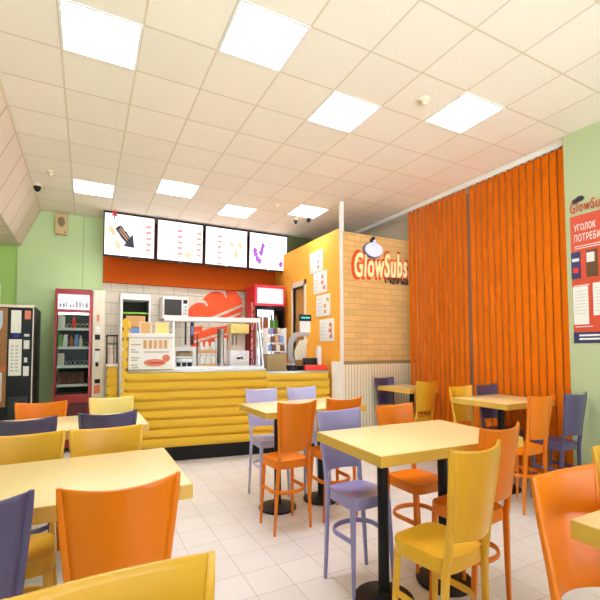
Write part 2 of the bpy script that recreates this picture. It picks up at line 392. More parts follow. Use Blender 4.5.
LL = {(0,-1): 'square louvre ceiling light at upper left, nearest the left wall', (2,-2): 'large louvre ceiling light at the top of the view, second from the left',
      (4,-1): 'louvre ceiling light between the large top light and the one by the blinds', (6,-2): 'louvre ceiling light nearest the orange blinds',
      (0,5): 'small distant ceiling light above the leftmost menu screen', (2,4): 'distant ceiling light above the second menu screen from the left',
      (4,5): 'distant ceiling light above the third menu screen, over the counter', (6,4): 'distant ceiling light above the fourth menu screen by the orange partition'}
fl = None
for c, r in sorted(lights, key=lambda q: -q[1]):
    t = ceiling_light(c, r, LL.get((c, r), 'unlit louvre ceiling light near the shop windows'), fl)
    if fl is None: fl = t
    if r < -6:
        for ch in [o_ for o_ in bpy.data.objects if o_.parent == t and o_.name.startswith('lamp_panel')]:
            ch.data = ch.data.copy(); ch.data.materials[0] = M_off
def detector(x, y, label):
    t = thing('smoke_detector', label, 'smoke detector', (x, y, CEIL))
    MB().lathe([(0.055, 0.0), (0.055, -0.012), (0.045, -0.02), (0.03, -0.022)]).build('base', M_cream, t)
    MB().lathe([(0.026, -0.02), (0.028, -0.035), (0.018, -0.045), (0.004, -0.046)]).build('sensor_head', M_cream, t)
detector(3.075, 3.079, 'cream smoke detector on ceiling left of the light by the blinds')
detector(-0.50, 6.86, 'small smoke detector on the ceiling near the left soffit')
detector(3.0, 6.62, 'small smoke detector on the ceiling above the counter')
def dome(x, y, label, r=0.05):
    t = thing('dome_camera', label, 'camera', (x, y, CEIL))
    MB().lathe([(r*1.15, 0), (r*1.15, -0.03), (r, -0.035)]).build('housing', M_cream, t)
    MB().lathe([(r*0.9, -0.035), (r*0.8, -0.06), (r*0.5, -0.08), (r*0.1, -0.088)]).build('dome', M_black, t)
dome(3.80, 6.9, 'white dome camera on ceiling, the right of two by the partition')
dome(3.62, 7.1, 'dark dome camera on ceiling, the left of two by the partition', 0.042)
dome(-0.72, 7.45, 'black dome camera on the ceiling edge beside the sloped left soffit', 0.06)
t = thing('wall_speaker', 'beige box loudspeaker mounted high on the green back wall', 'speaker', (-0.455, YB, 2.76))
MB().box(-0.095, -0.12, -0.135, 0.095, -0.01, 0.125).bevel(0.01).build('cabinet', mat('beige_plastic', (206, 176, 118), 0.5), t)
MB().prism([(0.062*math.cos(a*PI/12), 0.02+0.062*math.sin(a*PI/12)) for a in range(24)], -0.126, -0.118, 'y').build('cone_grille', mat('taupe_grille', (140, 118, 84), 0.7), t)
MB().box(0.045, -0.124, -0.115, 0.065, -0.118, -0.1).build('badge', M_black, t)
MB().box(-0.03, -0.02, 0.12, 0.03, 0.0, 0.14).build('bracket', M_black, t)
t = MB().box(-0.045, -0.02, -0.16, 0.045, 0, 0.16).bevel(0.005).build('paper_notice', M_paper, loc=(-1.42, YB+0.045, 1.81))
tag(t, 'white narrow notice on the darker green wall above the black machine', 'notice')

# ------------------------------------------------------------------ vertical blinds
def blind(y0, y1, n, label, ends):
    t = thing('vertical_blind', label, 'blind', (5.25, (y0+y1)/2, 0), 0)
    L_ = y1-y0; p = L_/n; s = MB()
    for k in range(n):
        y = -L_/2+(k+0.5)*p; a = math.radians(12); hw = p*0.53
        sw = 0.0; R_ = []
        for z in (0.06, 1.0, 2.0, 2.855):
            row = []
            for q in (-1, -0.5, 0, 0.5, 1):
                row.append((q*hw*math.sin(a)+0.002*(1-q*q)+(sw if z < 2 else 0), y+q*hw*math.cos(a), z))
            R_.append(row + [(x+0.0015, yy, z) for x, yy, z in row[::-1]])
        s.rings(R_)
    s.build('louvres', M_blind, t, sharp=60)
    h = MB()
    for k in range(n):
        y = -L_/2+(k+0.5)*p; h.box(-0.005, y-0.012, 2.85, 0.005, y+0.012, 2.868)
    h.build('slat_clip', M_black, t)
    wt = MB()
    for k in range(n):
        y = -L_/2+(k+0.5)*p; wt.box(-0.008, y-p*0.4, 0.045, 0.008, y+p*0.4, 0.062)
    wt.build('bottom_weights', M_blind, t)
    return t
b1 = blind(2.90, 4.345, 14, 'orange vertical blind, the wider one nearer the poster wall', 0)
b2 = blind(4.395, 5.71, 13, 'orange vertical blind beside the brick partition, left of the gap', 0)
rl = MB().box(-0.03, -2.72, -0.025, 0.03, 2.72, 0.02).bevel(0.004).build('curtain_rail', M_white, loc=(5.25, 5.62, 2.885))
tag(rl, 'long white rail under the ceiling carrying the orange blinds', 'rail')

# ------------------------------------------------------------------ brick wall sign
t = thing('wall_sign', 'lit cream letters over orange outline with white onion on brick wall', 'sign', (4.16, PY, 2.05))
def wp(x0, z0, y0=0.0):
    return lambda u, v, d: (x0+u, y0-d, z0+v+u*0.045)
o = MB(); text_into(o, 'GlowSubs', wp(-0.04, -0.07, -0.001), 0.006, 1.32, 0.375, offset=0.07, shear=0.12); o.build('backing_outline', M_logo_o, t)
o = MB(); text_into(o, 'GlowSubs', wp(0.02, -0.028, -0.006), 0.016, 1.22, 0.30, offset=0.022, shear=0.12); o.build('letters', M_logo_c, t)
ov = [(0.43+0.18*math.cos(a*PI/16)*(1+0.08*math.cos(2*a*PI/16)), 0.325+0.088*math.sin(a*PI/16)) for a in range(32)]
MB().prism([(0.42+(x-0.43)*1.09, 0.32+(z-0.325)*1.14) for x, z in ov], -0.03, -0.002, 'y').build('onion_outline', mat('slate_blue', (92, 98, 130), 0.5), t)
o = MB(); o.prism(ov, -0.06, -0.03, 'y'); o.prism([(0.385, 0.37), (0.49, 0.37), (0.47, 0.42), (0.455, 0.45), (0.43, 0.445), (0.41, 0.41)], -0.06, -0.03, 'y'); o.build('onion', M_logo_w, t)
MB().prism([(0.36, 0.40), (0.41, 0.415), (0.42, 0.445), (0.45, 0.44), (0.46, 0.475), (0.42, 0.485), (0.375, 0.455)], -0.05, -0.01, 'y').build('onion_stalk', M_ink, t)
o = MB(); text_into(o, 'сэндвичная', lambda u, v, d: (0.70+u, -0.001-d, -0.078+v-0.01*u), 0.012, 0.56, 0.095, offset=0.004); o.build('subtitle', M_ink, t)

# ------------------------------------------------------------------ small posters on the orange wall (face -X)
posters = [(6.80, 2.30, 'topmost of the four small white posters on the orange wall', 0),
           (6.655, 2.02, 'small white poster on orange wall, second from the top', 1),
           (6.545, 1.72, 'small white poster on orange wall, third from the top', 2),
           (6.425, 1.41, 'lowest of the four small white posters on the orange wall', 3)]
for y, z, lab, k in posters:
    t = thing('picture_panel', lab, 'poster', (3.92, y, z), 0, 'posters on the orange wall')
    MB().box(-0.022, -0.24, -0.135, 0, 0.24, 0.135).bevel(0.003).build('panel', M_paper, t)
    g = MB()
    for q in range(4): g.box(-0.024, 0.05, 0.08-q*0.045, -0.021, 0.18, 0.084-q*0.045)
    g.build('printed_lines', M_greyprint, t)
    g = MB(); rr = random.Random(k)
    for q in range(3):
        yy, zz = -0.14+rr.uniform(-0.04, 0.06), -0.08+q*0.07
        g.box(-0.024, yy-0.04, zz-0.02, -0.0215, yy+0.04, zz+0.025)
    if k == 3: g.box(-0.024, -0.19, -0.1, -0.0215, -0.16, 0.06)
    g.build('printed_picture', [M_greyprint, M_redprint, M_tan, M_redprint][k], t)

# ------------------------------------------------------------------ notice poster on the right wall (face -X, seen from -X)
t = thing('notice_board', 'tall red printed poster with logo on the pale green right wall', 'poster', (XR-0.003, 2.82, 0))
def rp(y0, z0): return lambda u, v, d: (-0.006-d, y0-u, z0+v)
MB().box(-0.006, -0.72, 1.215, 0, -0.008, 2.225).build('backing', M_posterred, t)
MB().box(-0.0075, -0.72, 1.215, -0.006, -0.008, 1.30).build('footer_band', M_navy, t)
o = MB(); text_into(o, 'УГОЛОК', rp(-0.05, 2.10), 0.002, 0.235, 0.055, offset=0.015); text_into(o, 'ПОТРЕБИТЕЛЯ', rp(-0.05, 2.015), 0.002, 0.44, 0.06, offset=0.01)
o.build('poster_lettering', M_paper, t); o = MB()
for z, a, b in ((1.975, -0.05, -0.5), (1.958, -0.05, -0.42), (1.665, -0.03, -0.2), (1.34, -0.03, -0.22)): o.box(-0.0085, b, z, -0.006, a, z+0.006)
for z in (1.268, 1.24): o.box(-0.009, -0.4, z, -0.0074, -0.07, z+0.014)
o.build('poster_line', M_paper, t)
o = MB(); text_into(o, 'GlowSubs', rp(-0.01, 2.25), 0.003, 0.42, 0.085, offset=0.012, shear=0.1); o.build('logo_lettering', mat('logo_red', (196, 66, 28), 0.5), t)
o = MB(); o.prism([(-0.08-0.045*math.cos(a*PI/8), 2.345+0.018*math.sin(a*PI/8)) for a in range(16)], -0.009, 0, 'x'); o.prism([(-0.125-0.045*math.cos(a*PI/8), 2.355+0.022*math.sin(a*PI/8)) for a in range(16)], -0.010, 0, 'x'); o.build('logo_onion', M_ink, t)
for y, z, w_, h_, m_, lab in ((2.76, 1.83, 0.10, 0.21, M_navy, 'blue booklet in the upper left pocket of the red poster'),
                              (2.585, 1.83, 0.12, 0.21, M_brown, 'dark brown booklet in the upper right pocket of the red poster'),
                              (2.72, 1.51, 0.165, 0.30, M_paper, 'large white printed sheet on the lower part of the red poster'),
                              (2.52, 1.55, 0.13, 0.25, M_paper, 'white sheet at the right edge of the red poster, cut by the frame')):
    q = thing('leaflet', lab, 'leaflet', (XR-0.010, y, z))
    MB().box(-0.008, -w_/2, -h_/2, -0.001, w_/2, h_/2).build('cover', m_, q)
    g = MB()
    if m_ is M_paper:
        for k in range(8): g.box(-0.0088, -w_/2+0.02, h_/2-0.04-k*0.025, -0.0078, w_/2-0.02, h_/2-0.037-k*0.025)
        g.build('printed_lines', M_greyprint, q)
    elif m_ is M_navy:
        g.box(-0.0088, -w_/2+0.01, 0.03, -0.0078, w_/2-0.01, 0.055); g.build('title_band', M_white, q)
        MB().box(-0.0088, -0.03, -0.06, -0.0078, 0.03, -0.02).build('title_emblem', M_redbright, q)
    else:
        g.box(-0.0088, 0-0.03, 0.01, -0.0078, w_/2-0.005, 0.085); g.build('title_card', M_white, q)

# ------------------------------------------------------------------ menu screens
TVX = [(0.245, 1.155), (1.185, 2.10), (2.13, 3.06), (3.09, 4.02)]
TL = ['leftmost menu screen, behind the hanging dark arrow', 'second menu screen from the left above the counter',
      'third menu screen from the left with price column and food pictures', 'rightmost menu screen with purple drink pictures']
for k, (a, b) in enumerate(TVX):
    t = thing('menu_screen', TL[k], 'screen', ((a+b)/2, 8.30, 2.622), 0, 'menu screens above the counter')
    hw = (b-a)/2; tilt = Matrix.Rotation(math.radians(4), 4, 'X')
    def bx(x0, y0, z0, x1, y1, z1, m_, nm, par=t, bv=0):
        q = MB().box(x0, y0, z0, x1, y1, z1, tilt)
        if bv: q.bevel(bv)
        return q.build(nm, m_, par)
    bx(-hw, 0, -0.285, hw, 0.05, 0.275, M_black, 'bezel', bv=0.004)
    bx(-hw+0.02, -0.003, -0.262, hw-0.02, 0.001, 0.252, M_screen, 'display')
    mnt = MB(); mnt.box(-0.03, 0.05, 0.0, 0.03, 0.08, 0.27); mnt.box(-0.02, 0.05, 0.2, 0.02, 0.07, 0.305); mnt.build('ceiling_bracket', M_black, t)
    rr = random.Random(20+k); g = MB(); h = MB(); pz = MB()
    if k == 0: cols = [(0.33, 5)]
    elif k == 1: cols = [(-0.02, 5), (0.36, 5)]
    elif k == 2: cols = [(-0.16, 6)]
    else: cols = []
    for cx_, n in cols:
        for q in range(n):
            z = 0.14-q*0.075; g.box(cx_-0.045, -0.006, z-0.02, cx_+0.05, -0.002, z+0.012, tilt)
    if k < 3:
        for q in range(4): h.box(-0.38+q*0.2, -0.006, 0.185, -0.38+q*0.2+0.13, -0.002, 0.21, tilt)
        if g.bm.verts: g.build('price_column', M_scr_pink, t)
        h.build('heading', M_scr_grey, t)
    spots = {0: [(-0.33, 0.05), (-0.29, 0.02), (-0.2, -0.15), (-0.23, -0.11)], 1: [(0.12, -0.17), (0.17, -0.175)], 2: [(0.12, 0.04), (0.29, 0.03), (0.2, -0.07), (0.22, -0.1)],
             3: [(-0.33, 0.0), (-0.31, -0.06), (-0.26, -0.12), (-0.22, -0.15), (0.30, -0.17), (-0.14, 0.08), (-0.16, 0.02), (-0.18, -0.03)]}[k]
    for sx, sz in spots:
        pz.prism([(sx+0.05*math.cos(a_*PI/6)*rr.uniform(.6, 1.2), sz+0.045*math.sin(a_*PI/6)*rr.uniform(.7, 1.2)) for a_ in range(12)], -0.006, -0.002, 'y')
    for v in pz.bm.verts: v.co = tilt @ v.co
    pz.build('food_picture', M_scr_pur if k == 3 else M_scr_tan, t)
    bx(-0.02, -0.004, -0.28, 0.02, 0.0, -0.27, M_greyprint, 'badge')
# hanging arrow sign
t = thing('hanging_arrow', 'dark hanging arrow pointing down right with red star, before leftmost screen', 'sign', (0.42, 8.12, 2.82))
o = MB(); o.tube([(0, 0, 0.06), (0, 0, CEIL-2.82)], 0.0025, 6); o.tube([(0.28, 0, -0.25), (0.29, 0, CEIL-2.82)], 0.002, 6); o.build('wire', M_greyprint, t)
st = [((0.062 if k % 2 == 0 else 0.026)*math.sin(k*PI/6), 0.02+(0.062 if k % 2 == 0 else 0.026)*math.cos(k*PI/6)) for k in range(12)]
MB().prism(st, -0.012, 0.012, 'y').build('star', M_star, t)
MB().tube([(0.0, 0, -0.02), (0.01, 0, -0.09), (0.05, 0, -0.15)], 0.006, 6).build('hook', M_ink, t)
def ar(p): return [(0.05+x*0.77+y*0.64, -0.13-x*0.77*0.85+y*0.64) for x, y in p]
MB().prism(ar([(0, -0.055), (0.02, 0.045), (0.07, 0.06), (0.11, 0.045), (0.16, 0.06), (0.24, 0.05), (0.24, 0.12), (0.38, 0.0), (0.24, -0.12), (0.24, -0.055), (0.14, -0.065), (0.06, -0.055)]), -0.015, 0.015, 'y').build('arrow', M_navy if False else M_ink, t)
o = MB()
for q in (-0.018, 0.018): o.prism(ar([(0.04, q-0.006), (0.04, q+0.006), (0.24, q+0.006), (0.24, q-0.006)]), -0.018, -0.014, 'y')
o.build('stripe', M_tan, t)

# ------------------------------------------------------------------ bread picture on the tiles
t = thing('wall_picture', 'large orange sliced loaf picture on the tiled kitchen wall', 'wall picture', (1.88, YB-0.02, 1.62))
def bz(p): return [((x-188)*0.0236, (318-y)*0.0158) for x, y in p]
o = MB()
o.prism(bz([(188, 318), (189, 311), (193, 306), (198, 303), (204, 303), (207, 306), (208.5, 305), (206, 301), (203, 300), (207, 295), (212, 292), (218, 291), (223, 293), (225, 297), (226.5, 296), (224.5, 291), (230, 289), (236, 291), (240, 296), (242, 302), (206, 318)]), -0.008, 0, 'y')
o.prism(bz([(210, 319), (242, 304.5), (242, 309), (216, 320)]), -0.008, 0, 'y')
o.prism(bz([(222, 320), (241, 311.5), (239, 320)]), -0.008, 0, 'y')
o.prism(bz([(192, 326), (203, 324), (203, 329), (192, 331)]), -0.008, 0, 'y')
o.prism(bz([(192, 333), (210, 326), (236, 322), (236, 329), (214, 332), (192, 339)]), -0.008, 0, 'y')
o.prism(bz([(192, 341), (216, 334), (233, 331), (229, 338), (212, 342), (194, 346)]), -0.008, 0, 'y')
o.build('loaf', M_bread, t)

# ------------------------------------------------------------------ red snack vending machine
t = thing('vending_machine', 'tall red and cream snack vending machine against the green back wall', 'vending machine', (-0.5, 8.2, 0))
W, H, D = 0.80, 1.90, 0.66
o = MB(); o.box(0, 0.06, 0.06, 0.02, D, H); o.box(W-0.02, 0.06, 0.06, W, D, H); o.box(0.02, 0.06, H-0.02, W-0.02, D, H); o.box(0.02, 0.06, 0.06, W-0.02, D, 0.08); o.box(0.02, D-0.02, 0.06, W-0.02, D, H)
o.box(0.575, 0.06, 0.06, 0.595, D, H); o.build('body', M_cream, t)
o = MB()
for q in (0.05, 0.70): o.box(q, 0.1, 0, q+0.05, D-0.05, 0.06)
o.build('foot', M_black, t)
o = MB(); o.box(0.01, 0, 0.06, 0.045, 0.06, H-0.01); o.box(0.54, 0, 0.06, 0.59, 0.06, H-0.01); o.box(0.045, 0, H-0.07, 0.54, 0.06, H-0.01); o.box(0.045, 0, 0.56, 0.54, 0.06, 0.66); o.box(0.045, 0.0, 0.06, 0.54, 0.06, 0.34)
o.box(0.045, 0.0, 1.62, 0.54, 0.06, 1.65)
o.bevel(0.004).build('door_frame', M_maroon, t)
MB().box(0.045, 0.012, 0.66, 0.54, 0.018, 1.62).build('door_glass', M_vglass, t)
o = MB(); o.box(0.045, 0.005, 1.65, 0.54, 0.05, 1.83); ls = o.build('lit_sign', M_vendsign, t)
o = MB(); rr = random.Random(3)
for q in range(9): x = 0.08+q*0.05; h_ = rr.uniform(0.02, 0.07); o.box(x, 0.002, 1.68, x+rr.uniform(0.012, 0.03), 0.006, 1.68+h_)
o.build('sign_print', mat('dim_print', (104, 96, 120), 0.6), ls)
MB().box(0.045, 0.02, 0.36, 0.54, 0.04, 0.55).build('delivery_flap', mat('dark_maroon', (82, 18, 22), 0.3), t)
o = MB(); o.box(0.6, 0, 0.06, 0.795, 0.06, H-0.01); o.bevel(0.005).build('control_panel', M_cream, t)
o = MB(); o.box(0.635, -0.004, 1.30, 0.72, 0.0, 1.36); o.box(0.64, -0.004, 1.17, 0.72, 0, 1.19); o.box(0.65, -0.012, 0.98, 0.70, 0, 1.03); o.box(0.64, -0.008, 0.78, 0.73, 0, 0.83); o.build('slot', M_black, t)
o = MB(); o.box(0.635, -0.004, 1.38, 0.72, 0, 1.46); o.box(0.64, -0.006, 1.04, 0.71, 0, 1.16); o.build('notice_label', M_paper, t)
o = MB(); o.box(0.66, -0.003, 1.52, 0.70, 0, 1.60); o.box(0.63, -0.003, 0.66, 0.73, 0, 0.76); o.build('printed_mark', M_redprint, t)
MB().box(0.06, 0.08, 1.60, 0.53, 0.12, 1.615).build('interior_lamp', mat('interior_lamp', (240, 246, 255), 0.4, emit=6), t)
MB().box(0.045, 0.5, 0.66, 0.54, 0.63, 1.62).build('interior_back', mat('dark_green_interior', (44, 56, 46), 0.6), t)
SH = [1.42, 1.20, 0.98, 0.76]
for z in SH:
    s = MB().box(0.03, 0.07, z, 0.57, 0.5, z+0.008).build('shelf', M_steel, t)
    g = MB().box(0.05, 0.055, z-0.012, 0.54, 0.07, z+0.018).build('price_strip', M_white, s)
    c_ = MB()
    for q in range(7):
        x = 0.085+q*0.07; pts = [(x+0.028*math.cos(a_*PI/5), 0.09+a_*0.0022*3, z+0.045+0.028*math.sin(a_*PI/5)) for a_ in range(0, 42)]
        c_.tube(pts, 0.002, 4)
    c_.build('spiral', M_steel, s)
def vitem(x, z, kind, m_, lab, grp='snacks in the vending machine'):
    o = MB()
    if kind == 'box': o.box(-0.05, -0.03, 0, 0.05, 0.03, 0.15).bevel(0.008)
    elif kind == 'bag': o.prism([(-0.035, 0), (0.03, 0.0), (0.038, 0.06), (0.034, 0.13), (0.045, 0.15), (-0.02, 0.15), (-0.03, 0.09)], -0.02, 0.02, 'y').bevel(0.008)
    else: o.lathe([(0.028, 0), (0.03, 0.02), (0.03, 0.09), (0.014, 0.12), (0.014, 0.14)], n=12)
    o = o.build({'box': 'snack_box', 'bag': 'snack_packet', 'bottle': 'drink_bottle'}[kind], m_, loc=(-0.5+x, 8.31, z+0.010)); tag(o, lab, 'snack', grp)
vitem(0.11, 1.42, 'box', M_paper, 'large white snack box on the top shelf of the red machine')
vitem(0.30, 1.42, 'bottle', M_redbright, 'red and blue can on the top shelf of the red machine')
vitem(0.09, 1.20, 'bag', M_gbottle, 'green packet on the second shelf of the red machine')
vitem(0.17, 1.20, 'bag', M_paper, 'white packet leaning on the second shelf of the red machine')
vitem(0.26, 1.20, 'bottle', M_amber, 'amber bottle on the second shelf of the red machine')
vitem(0.34, 1.20, 'bag', M_bluepack, 'lilac packet on the second shelf of the red machine')
vitem(0.41, 1.20, 'bottle', M_pack, 'cream bottle on the second shelf of the red machine')
vitem(0.11, 0.98, 'box', M_pack, 'pale yellow box on the third shelf of the red machine')
for q in range(6): vitem(0.085+q*0.07, 0.76, 'bag', M_choc, 'dark brown packet in the bottom row of the red machine')

# ------------------------------------------------------------------ black coffee vending machine
t = thing('coffee_machine', 'black coffee vending machine with printed panels at the left edge', 'vending machine', (-1.48, 7.65, 0))
W, H, D = 0.76, 1.65, 0.85
MB().box(0, 0.03, 0.05, W, D, H-0.02).bevel(0.006).build('body', M_black, t)
MB().box(0.04, 0.08, 0, W-0.04, D-0.05, 0.05).build('plinth', M_black, t)
o = MB(); o.box(-0.005, 0, H-0.03, W-0.02, 0.05, H); o.box(W-0.035, 0, 0.05, W-0.02, 0.05, H-0.03); o.bevel(0.003).build('front_trim', M_cream, t)
MB().box(0, 0.012, 0.05, W-0.035, 0.034, H-0.045).build('door', mat('gloss_black_panel', (8, 8, 9), 0.3, spec=0.3), t)
o = MB().box(0.0, 0.0, 0.60, 0.40, 0.012, H-0.04); o = o.build('picture_panel', M_coffee, t)
MB().prism([(0.12+0.22*math.cos(a_*PI/12), 1.45+0.13*math.sin(a_*PI/12)) for a_ in range(-12, 1)] + [(0.34, 1.58), (-0.0+0.01, 1.58)], -0.004, 0.0, 'y').build('cup_picture', M_cup, o)
MB().box(0.0, -0.004, 0.97, 0.40, 0.0, 1.01).build('picture_band', M_amber, o)
MB().box(0.0, -0.004, 0.66, 0.35, 0.0, 0.95).build('lower_picture', mat('cup_saucer_print', (206, 204, 210), 0.5, var=0.5, scale=14), o)
p1 = MB().box(0.445, 0.004, 1.355, 0.575, 0.012, 1.59).build('price_list', M_paper, t)
p2 = MB().box(0.425, 0.004, 0.915, 0.59, 0.012, 1.29).build('instruction_sheet', M_paper, t)
g = MB()
for q in range(8): g.box(0.455, 0.002, 0.96+q*0.036, 0.485, 0.005, 0.972+q*0.036); g.box(0.51, 0.002, 0.96+q*0.036, 0.545, 0.005, 0.972+q*0.036)
g.build('printed_rows', M_greyprint, p2)
MB().box(0.47, 0.002, 1.31, 0.555, 0.012, 1.345).build('blue_badge', mat('blue_badge', (40, 50, 160), 0.4), t)
g = MB(); g.box(0.62, 0.002, 1.50, 0.70, 0.012, 1.59); g.build('button_label', M_redprint, t)
g = MB(); g.box(0.615, 0.002, 1.19, 0.69, 0.012, 1.28); g.box(0.625, 0.002, 1.05, 0.665, 0.012, 1.10); g.box(0.615, 0.002, 0.91, 0.69, 0.012, 1.01); g.build('white_label', M_paper, t)
g = MB(); g.box(0.62, -0.006, 1.32, 0.685, 0.012, 1.345); g.build('coin_slot', M_steel, t)
MB().box(0.43, -0.012, 0.45, 0.68, 0.012, 0.70).bevel(0.01).build('cup_bay', mat('grey_black', (36, 36, 40), 0.4), t)

# ------------------------------------------------------------------ kitchen side things
t = thing('tall_cabinet', 'tall white cabinet with dark open front left of the microwave', 'cabinet', (0.56, 8.42, 0))
o = MB(); o.box(0, 0, 0, 0.04, 0.44, 1.90); o.box(0.51, 0, 0, 0.55, 0.44, 1.90); o.box(0.04, 0, 1.82, 0.51, 0.44, 1.90); o.box(0.04, 0.4, 0, 0.51, 0.44, 1.82); o.box(0.04, 0, 0, 0.51, 0.4, 1.28); o.bevel(0.004).build('carcass', M_white, t)
MB().box(0.045, 0.36, 1.285, 0.505, 0.395, 1.815).build('dark_liner', M_dark, t)
MB().box(0.045, 0.02, 1.64, 0.505, 0.38, 1.66).build('shelf', mat('lime_shelf', (140, 196, 60), 0.5), t)
for k, (x, z, ww, hh, m_, lab) in enumerate(((0.66, 1.285, 0.3, 0.09, M_choc, 'brown box at the bottom of the tall white cabinet'), (0.68, 1.38, 0.3, 0.08, M_bluepack, 'pale blue box in the tall white cabinet'), (0.67, 1.465, 0.34, 0.15, M_tan, 'tan box under the lime shelf of the white cabinet'))):
    o = MB().box(0, 0, 0, ww, 0.3, hh).bevel(0.006).build('carton', m_, loc=(x, 8.44, z)); tag(o, lab, 'box')
t = thing('microwave', 'white microwave oven mounted on the tiled wall', 'microwave', (1.33, 8.42, 1.59))
MB().box(0, 0.02, 0, 0.50, 0.44, 0.30).bevel(0.008).build('case', M_white, t)
MB().box(0.0, 0, 0.0, 0.50, 0.02, 0.30).bevel(0.004).build('front', M_white, t)
MB().box(0.03, -0.006, 0.05, 0.365, 0.0, 0.26).build('window_pane', mat('microwave_window', (44, 36, 26), 0.5), t)
MB().box(0.40, -0.005, 0.21, 0.48, 0, 0.26).build('digital_display', M_black, t)
g = MB()
for a_ in range(3):
    for b_ in range(3): g.box(0.405+a_*0.025, -0.004, 0.06+b_*0.045, 0.422+a_*0.025, 0, 0.09+b_*0.045)
g.build('keypad', M_greyprint, t)
g = MB(); g.box(0.05, 0.1, -0.02, 0.08, 0.46, 0.0); g.box(0.42, 0.1, -0.02, 0.45, 0.46, 0.0); g.build('bracket', M_steel, t)
# red drinks fridge
t = thing('drinks_fridge', 'red drinks fridge with lit pink header beside the orange doorway', 'fridge', (3.13, 8.03, 0))
W, H, D = 0.70, 2.09, 0.60
o = MB(); o.box(0, 0.03, 0.08, 0.03, D, H); o.box(W-0.03, 0.03, 0.08, W, D, H); o.box(0.03, 0.03, H-0.03, W-0.03, D, H); o.box(0.03, D-0.03, 0.08, W-0.03, D, H-0.03); o.box(0.03, 0.03, 0.08, W-0.03, D-0.03, 0.3); o.bevel(0.004).build('body', M_red, t)
MB().box(0.04, 0.06, 0, W-0.04, D-0.04, 0.08).build('plinth', M_black, t)
h_ = MB().box(0, 0, 1.80, W, 0.05, H).bevel(0.012).build('header', M_redlit, t)
MB().box(0.05, -0.006, 1.83, W-0.05, 0.0, 2.05).build('lit_panel', M_header, h_)
MB().box(0.035, D-0.06, 0.3, W-0.035, D-0.035, 1.79).build('liner', M_fridgein, t)
o = MB(); o.box(0.01, 0, 0.3, 0.05, 0.03, 1.79); o.box(W-0.05, 0, 0.3, W-0.01, 0.03, 1.79); o.box(0.05, 0, 1.74, W-0.05, 0.03, 1.79); o.box(0.05, 0, 0.3, W-0.05, 0.03, 0.36); dfm = o.bevel(0.003).build('door', M_black, t)
MB().box(0.05, 0.012, 0.36, W-0.05, 0.018, 1.74).build('pane', M_glass, dfm)
for z in (0.6, 0.95, 1.2, 1.45): MB().box(0.035, 0.06, z, W-0.035, D-0.07, z+0.01).build('shelf', M_white, t)
o = MB(); text_into(o, 'Coca-Cola', lambda u, v, d: (-0.001-d, 0.22-v*1.0, 0.9+u), 0.002, 0.95, 0.14, offset=0.02, shear=0.3); o.build('side_lettering', M_paper, t)
def fitem(x, z, m_, lab, r=0.045, h=0.2, jar=False):
    o = MB().lathe([(r*0.9, 0), (r, 0.01), (r, h*0.62), (r*(0.9 if jar else 0.4), h*0.8), (r*(0.9 if jar else 0.4), h)], n=14)
    q = thing('drink_jar' if jar else 'drink_bottle', lab, 'drink', (3.13+x, 8.22, z+0.0105), 0, 'drinks in the red fridge')
    o.build('vessel', m_, q); MB().lathe([(r*(0.92 if jar else 0.46), h), (r*(0.92 if jar else 0.46), h+0.02)], n=12).build('cap', M_paper if jar else M_red, q)
fitem(0.18, 1.45, M_amber, 'left amber jar on the upper shelf of the red fridge', 0.06, 0.17, True)
fitem(0.32, 1.45, M_amber, 'right amber jar on the upper shelf of the red fridge', 0.06, 0.17, True)
fitem(0.46, 1.45, M_gbottle, 'left green bottle on the upper shelf of the red fridge')
fitem(0.57, 1.45, M_gbottle, 'right green bottle on the upper shelf of the red fridge')
for q in range(5): fitem(0.11+q*0.115, 1.2, M_choc if q % 2 else M_pack, ('dark' if q % 2 else 'pale')+' drink bottle in the second row of the red fridge', 0.035, 0.19)
for q in range(5): fitem(0.11+q*0.115, 0.95, M_bluepack, 'pale blue drink bottle in the third row of the red fridge', 0.035, 0.19)

# rack and slatted stand between the red machine and the counter
t = thing('shelf_stand', 'black wire rack on mustard slatted stand beside the red machine', 'shelf', (0.33, 8.0, 0))
o = MB(); o.box(0.02, 0.02, 0, 0.17, 0.3, 0.98)
for k in range(9): o.box(0.0, 0.0, 0.03+k*0.105, 0.17, 0.03, 0.11+k*0.105)
o.build('slatted_stand', M_slat, t)
MB().box(-0.01, -0.01, 0.98, 0.18, 0.32, 1.01).build('shelf_board', M_white, t)
o = MB()
for x in (0.0, 0.17):
    for y in (0.02, 0.3): o.tube([(x, y, 1.01), (x, y, 1.36)], 0.006, 6)
for z in (1.25, 1.35): o.tube([(0, 0.02, z), (0.17, 0.02, z)], 0.006, 6); o.tube([(0, 0.3, z), (0.17, 0.3, z)], 0.006, 6); o.tube([(0, 0.02, z), (0, 0.3, z)], 0.006, 6)
o.tube([(0.11, 0.02, 1.01), (0.11, 0.02, 1.35)], 0.005, 6)
o.build('wire_rack', M_black, t)
o = MB(); o.lathe([(0.045, 0), (0.055, 0.05), (0.04, 0.1), (0.03, 0.12), (0.042, 0.16), (0.03, 0.2), (0.01, 0.21)], n=14); o = o.build('ornament', M_pack, loc=(0.39, 8.12, 1.011)); tag(o, 'small cream ornament on the white shelf by the black rack', 'ornament')

